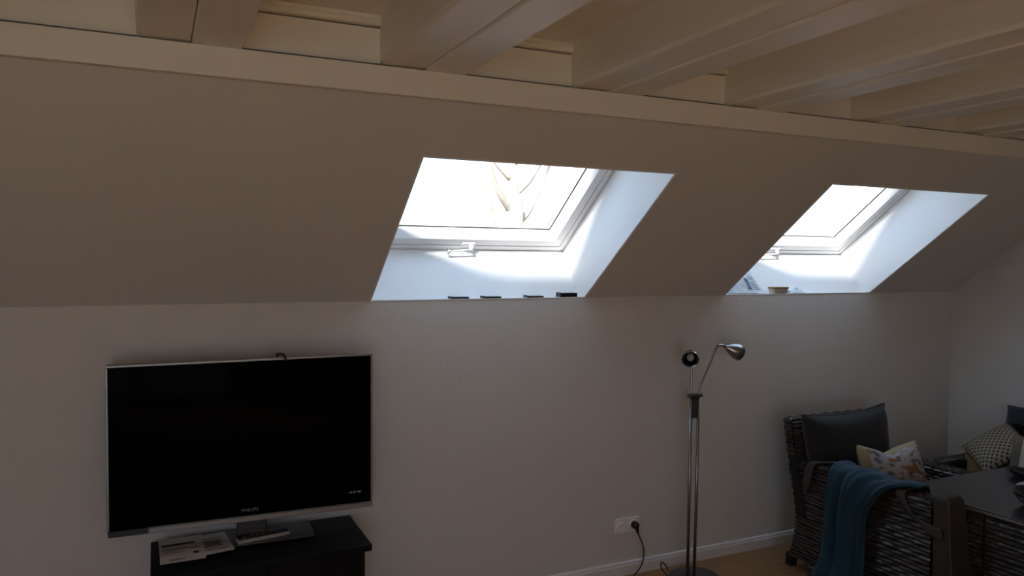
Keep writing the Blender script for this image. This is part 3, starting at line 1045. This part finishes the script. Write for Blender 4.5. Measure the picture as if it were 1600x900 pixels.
# back cushion of the armchair
bc = thing('back_cushion', 'charcoal back cushion with piped edges in the wicker armchair', 'cushion', (3.53, 2.95, 0.42))
sag = lambda a, b: Vector((0, 0, 0.022 * (a * a - .3) * max(0, b) + 0.010 * a * max(0, b))) + Vector((0.015 * b * a, 0, 0))
cc = Vector((3.402, 2.945, 0.630))
AA, BB, NN = Vector((1, -.02, 0)), Vector((0, .17, .985)), Vector((0, -.985, .17))
pillow(MB(), cc, AA, BB, NN, 0.575, 0.42, 0.16, 0.03, 5.0, sag=sag).build('cover', M['charcoal'], bc, smooth=True)
piping(cc, AA, BB, 0.575, 0.42, 0.03, 0.0055, sag).build('piping', M['navy'], bc, smooth=True)
sc_ = thing('seat_cushion', 'charcoal seat cushion of the wicker armchair under the printed pillow', 'cushion', (3.495, 2.62, 0.30))
pillow(MB(), (3.495, 2.61, 0.372), (1, 0, 0), (0, 1, 0), (0, 0, 1), 0.55, 0.60, 0.135, 0.02, 7.0).build('cover', M['charcoal'], sc_, smooth=True)
piping((3.495, 2.61, 0.372), (1, 0, 0), (0, 1, 0), 0.55, 0.60, 0.02, 0.005).build('piping', M['navy'], sc_, smooth=True)

# printed pillow resting on the seat
pp = thing('printed_pillow', 'white printed pillow with sand border lying in the wicker armchair', 'pillow', (3.50, 2.70, 0.45))
sagp = lambda a, b: Vector((0, 0, 0.020 * (abs(a) ** 2) * max(0, b) - 0.030 * max(0, b) * math.exp(-((a + .15) / .35) ** 2)))
pillow(MB(), (3.485, 2.735, 0.570), (1, .03, -.05), (0, .35, .94), (0, -.94, .35), 0.47, 0.25, 0.13, 0.05, 3.5, sag=sagp).build('cover', M['print'], pp, smooth=True)

# teal blanket draped over the left arm
bl = thing('throw_blanket', 'teal fleece throw draped over the arm of the wicker armchair', 'blanket', (3.12, 2.65, 0.03))


def path_pt(t):
    P = [(3.320, 0.452), (3.250, 0.490), (3.224, 0.560), (3.210, 0.610), (3.165, 0.616), (3.112, 0.613), (3.090, 0.575), (3.082, 0.45), (3.076, 0.30), (3.066, 0.17), (3.034, 0.105), (3.028, 0.03)]
    x = t * (len(P) - 1)
    i = min(int(x), len(P) - 2)
    k = x - i
    q = [P[max(i - 1, 0)], P[i], P[i + 1], P[min(i + 2, len(P) - 1)]]
    r = []
    for d in (0, 1):
        a, b, c, e = [z[d] for z in q]
        r.append(0.5 * (2 * b + (c - a) * k + (2 * a - 5 * b + 4 * c - e) * k * k + (3 * b - a - 3 * c + e) * k ** 3))
    return r


def blanket(u, v):
    t = v
    x, z = path_pt(t)
    # side limits along the arm
    yb = 2.775 + 0.03 * max(0, t - .5)
    yf = 2.33 + (0.20 * min(1, max(0, (t - .42) / .22)) ** .8 if t > .42 else 0.0) - 0.03 * max(0, t - .8)
    uu = u + .03 * math.sin(3 * math.pi * u)
    y = yb + (yf - yb) * uu
    # folds: stronger on the hanging part
    f = math.sin(u * 17.0 + 1.2 * math.sin(2.2 * t + 4 * u)) * .75 + .35 * math.sin(u * 33 + 5 * t)
    hang = min(1, max(0, (t - .44) / .15))
    over = 0.006 + 0.003 * f
    x -= hang * (0.026 + 0.022 * f + .01 * u)
    z += (1 - hang) * (over + 0.008 + 0.007 * f) + hang * .0
    if u > .8:
        z -= 0 * (u - .8)
    y += 0.010 * math.cos(u * 15 + 6 * t) * hang
    return (x, y, z)


MB().grid(blanket, 90, 70).build('cloth', M['teal'], bl, smooth=True, solid=0.005)

# brown bag with long strap at the front of the arm
sb = thing('shoulder_bag', 'brown fabric bag on a long strap slung over the wicker arm', 'bag', (3.14, 2.20, 0.10))
mb = MB()
rings = []
for (z, x0, x1, y0, y1) in ((0.05, 3.070, 3.215, 2.090, 2.200), (0.20, 3.075, 3.215, 2.105, 2.205), (0.40, 3.085, 3.215, 2.130, 2.215), (0.56, 3.100, 3.215, 2.150, 2.228), (0.615, 3.105, 3.215, 2.158, 2.245), (0.632, 3.120, 3.205, 2.175, 2.262)):
    rings.append([(x0, y1, z), (x0, y0, z), (x1, y0, z), (x1, y1, z)])
m_ = MB()
n = 4
for r_ in rings:
    m_.v += [Vector(p) for p in r_]
for i in range(len(rings) - 1):
    for k in range(n):
        m_.f.append((i * n + k, i * n + (k + 1) % n, (i + 1) * n + (k + 1) % n, (i + 1) * n + k))
m_.f += [(0, 1, 2, 3), tuple((len(rings) - 1) * n + k for k in range(n))]
m_.build('bag_body', M['strap'], sb, bevel=0.008)
MB().tube([(r_[1][0] - .001, r_[1][1] + .001, r_[1][2]) for r_ in rings[:-1]], 0.003, 8).build('piping', M['strap_edge'], sb, smooth=True)


def ribbon(pts, wdir, wd, name, parent, m_, th=0.004, n=8, taper=False):
    q = spline(pts, n)
    N_ = len(q)

    def fn(u, v):
        i = round(v * (N_ - 1))
        wv = wdir(i / (N_ - 1))
        k = 1.0
        if taper and v < .12:
            k = 0.12 + v / .12 * .88
        return q[i] + Vector(wv) * ((u - .5) * wd * k)
    return MB().grid(fn, 4, N_ - 1).build(name, m_, parent, smooth=True, solid=th)


# tail: pointed end hanging on the outside, then across the arm and along its inner edge
ribbon([(3.100, 2.962, 0.420), (3.098, 2.945, 0.50), (3.098, 2.925, 0.575), (3.112, 2.912, 0.604), (3.150, 2.888, 0.610), (3.190, 2.855, 0.611), (3.212, 2.80, 0.612)],
       lambda t: Vector((0.25 * t, 1.0 - .3 * t, 0)).normalized() if t < .75 else Vector((.5, .6, 0)).normalized(), 0.052, 'strap', sb, M['ribbon'], taper=True)
# loop: comes out from under the blanket, down the outer face and round to the bag
ribbon([(3.200, 2.405, 0.609), (3.150, 2.398, 0.610), (3.108, 2.393, 0.603), (3.097, 2.388, 0.575), (3.096, 2.358, 0.540), (3.095, 2.310, 0.503), (3.092, 2.255, 0.478), (3.086, 2.205, 0.470), (3.083, 2.17, 0.472)],
       lambda t: Vector((0, 1, 0)) if t < .4 else Vector((0, 1 - min(1, (t - .4) / .45) * .85, -min(1, (t - .4) / .45) * -1.0)).normalized(), 0.050, 'strap', sb, M['ribbon'])

# ------------------------------------------------------------------ glass-topped wicker table
TT = 0.587
tbx0, tbx1, tby0, tby1 = 3.236, 4.10, 1.05, 2.490
tab = thing('wicker_table', 'wicker garden table with smoked glass top beside the armchair', 'table', (3.66, 1.78, 0))
MB().box(tbx0, tbx1, tby0, tby1, TT - 0.008, TT).build('glass_top', M['glassblack'], tab, bevel=0.002)
MB().box(tbx0 + .002, tbx1 - .002, tby0 + .002, tby1 - .002, TT - 0.020, TT - 0.0085).build('metal_rim', M['silver'], tab, bevel=0.002)
legs_ = []
for x in (tbx0 + .02, tbx1 - .09):
    for y in (tby0 + .05, 2.10):
        l_ = MB().box(x, x + .07, y, y + .07, 0, TT - .022).build('leg', M['wickerback'], tab)
        weave_box(x, x + .07, y, y + .07, 0, TT - .024, 'lrfb', pitch=.02, cell=.03).build('weave', M['wicker'], l_, kind='stuff')
for (xa) in (tbx0 + .03, tbx1 - .06):
    a_ = MB().box(xa, xa + .03, tby0 + .121, 2.099, 0.10, TT - .022).build('side_panel', M['wickerback'], tab)
    weave_box(xa, xa + .03, tby0 + .125, 2.095, 0.10, TT - .024, 'lr', pitch=.02, cell=.045).build('weave', M['wicker'], a_, kind='stuff')

# tableware at the right end of what is seen
bw = thing('glazed_bowl', 'round dark glazed bowl standing on the smoked glass table', 'bowl', (3.47, 2.03, TT))
MB().lathe([(0, 0.0), (0.045, 0.0), (0.07, 0.018), (0.092, 0.045), (0.098, 0.066), (0.094, 0.066), (0.086, 0.046), (0.064, 0.022), (0, 0.012)], (3.50, 2.02, TT + .0005), (0, 0, 1), 36).build('bowl', M['glaze'], bw, smooth=True)
for k in range(9):
    a = k * .7
    MB().lathe([(0, -.014), (.009, -.011), (.014, 0), (.009, .011), (0, .014)], (3.50 + .045 * math.cos(a), 2.02 + .045 * math.sin(a), TT + .050 + .004 * (k % 3)), (0, 0, 1), 10).build('glass_pebble', M['glaze'], bw, smooth=True)
pt = thing('oval_dish', 'shallow pale oval dish on the smoked glass table', 'dish', (3.78, 2.22, TT))
loft([oval(3.79, 2.20, .05, .03, TT + .0005), oval(3.79, 2.20, .10, .055, TT + .014), oval(3.79, 2.20, .094, .05, TT + .0142), oval(3.79, 2.20, .045, .025, TT + .006)]).build('dish', M['china'], pt)
ty = thing('black_tray', 'black angular tray on the smoked glass table beside pale dish', 'tray', (3.93, 2.30, TT))
loft([[(3.86, 2.28, TT + .0005), (4.06, 2.20, TT + .0005), (4.08, 2.30, TT + .0005), (3.90, 2.37, TT + .0005)],
      [(3.84, 2.275, TT + .035), (4.08, 2.18, TT + .035), (4.095, 2.31, TT + .035), (3.885, 2.39, TT + .035)],
      [(3.85, 2.277, TT + .035), (4.07, 2.19, TT + .035), (4.085, 2.305, TT + .035), (3.89, 2.38, TT + .035)],
      [(3.87, 2.285, TT + .006), (4.05, 2.21, TT + .006), (4.07, 2.295, TT + .006), (3.905, 2.36, TT + .006)]]).build('tray', M['black'], ty)
gl = thing('glass_jar', 'bluish glass jar in the black tray', 'jar', (3.985, 2.28, TT + .006))
MB().lathe([(0, 0), (.032, 0), (.036, .01), (.036, .05), (.030, .058), (.027, .058), (.033, .048), (.033, .012), (0, .006)], (3.985, 2.285, TT + .0065), (0, 0, 1), 24).build('jar', M['china'], gl, smooth=True)

# ------------------------------------------------------------------ second wicker chair against the right wall
c2 = thing('wicker_armchair', 'dark wicker armchair against the right wall holding a dotted cushion', 'armchair', (4.35, 2.75, 0))
a2 = MB().box(4.17, 4.66, 2.98, 3.055, 0.06, 0.467).build('arm', M['wickerback'], c2)
weave_box(4.165, 4.665, 2.975, 3.06, 0.06, 0.47, 'lfbt', pitch=.018, cell=.045).build('weave', M['wicker'], a2, kind='stuff')
a3 = MB().box(4.17, 4.66, 2.30, 2.375, 0.06, 0.492).build('arm', M['wickerback'], c2)
weave_box(4.165, 4.665, 2.295, 2.38, 0.06, 0.495, 'lfbt', pitch=.018, cell=.045).build('weave', M['wicker'], a3, kind='stuff')
b2 = MB().prism([(4.60, .30), (4.66, .30), (4.72, .745), (4.66, .75)], 2.30, 2.865, lambda a, p, q: (p, a, q)).build('backrest', M['wickerback'], c2)
w_ = weave(lambda u, v, o: (4.60 + .06 * v / .45 - o, 2.30 + u, .30 + v), .565, .45, pitch=.018, cell=.045)
w2_ = weave(lambda u, v, o: (4.655 + .06 * v / .45 + .002, 2.868 + o, .30 + v) if False else (4.605 + u + .06 * v / .45, 2.868 + o, .30 + v), .055, .45, pitch=.018, cell=.03)
w_.add(w2_.v, w2_.f)
w_.build('weave', M['wicker'], b2, kind='stuff')
s2 = MB().box(4.18, 4.60, 2.381, 2.974, 0.14, 0.30).build('seat_base', M['wickerback'], c2)
weave_box(4.18, 4.60, 2.381, 2.974, 0.14, 0.30, 'l', pitch=.018, cell=.045).build('weave', M['wicker'], s2, kind='stuff')
for (x, y) in ((4.18, 3.0), (4.18, 2.315), (4.61, 3.0), (4.61, 2.315)):
    MB().box(x, x + .045, y, y + .045, 0, .06).build('leg', M['wickerback'], c2)

q = thing('seat_cushion', 'dark seat cushion of the wicker chair by right wall', 'cushion', (4.38, 2.68, 0.30))
pillow(MB(), (4.385, 2.677, 0.362), (1, 0, 0), (0, 1, 0), (0, 0, 1), 0.40, 0.58, 0.12, 0.02, 7).build('cover', M['navy'], q, smooth=True)
q = thing('headrest_cushion', 'navy headrest cushion on top of the wicker chair back', 'cushion', (4.62, 2.68, 0.70))
pillow(MB(), (4.600, 2.650, 0.757), (0, 1, 0), (.12, 0, .99), (-.99, 0, .12), 0.40, 0.105, 0.09, 0.03, 4.5).build('cover', M['navy'], q, smooth=True)
q = thing('dotted_cushion', 'beige cushion with dark dots leaning against the wicker chair back', 'cushion', (4.45, 2.85, 0.43))
E1 = Vector((0.18, -0.169, 0.167))
E2 = Vector((-0.147, -0.244, -0.088))
NQ = E1.cross(E2)
if NQ.x > 0:
    NQ = -NQ
pillow(MB(), (4.455, 2.808, 0.577), E1, E2, NQ, 0.30, 0.30, 0.11, 0.05, 3.0).build('cover', M['dots'], q, smooth=True)
q = thing('tan_cushion', 'plain tan cushion under the dotted cushion by the right wall', 'cushion', (4.40, 2.86, 0.42))
pillow(MB(), (4.465, 2.885, 0.445), (0, 1, 0.0), (.2, 0, .95), (-.95, 0, .2), 0.25, 0.20, 0.09, 0.05, 3.5).build('cover', M['tan'], q, smooth=True)
q = thing('taupe_cushion', 'taupe cushion beside the dotted cushion in the wicker chair', 'cushion', (4.42, 2.62, 0.42))
pillow(MB(), (4.43, 2.630, 0.555), (0, 1, 0), (.22, 0, .97), (-.97, 0, .22), 0.16, 0.25, 0.10, 0.05, 3.5).build('cover', M['taupe'], q, smooth=True)
q = thing('cream_cushion', 'cream cushion in front of the taupe cushion in wicker chair', 'cushion', (4.33, 2.55, 0.42))
pillow(MB(), (4.335, 2.495, 0.555), (0, 1, 0), (.2, 0, .97), (-.97, 0, .2), 0.22, 0.24, 0.10, 0.04, 3.5).build('cover', M['cream'], q, smooth=True)
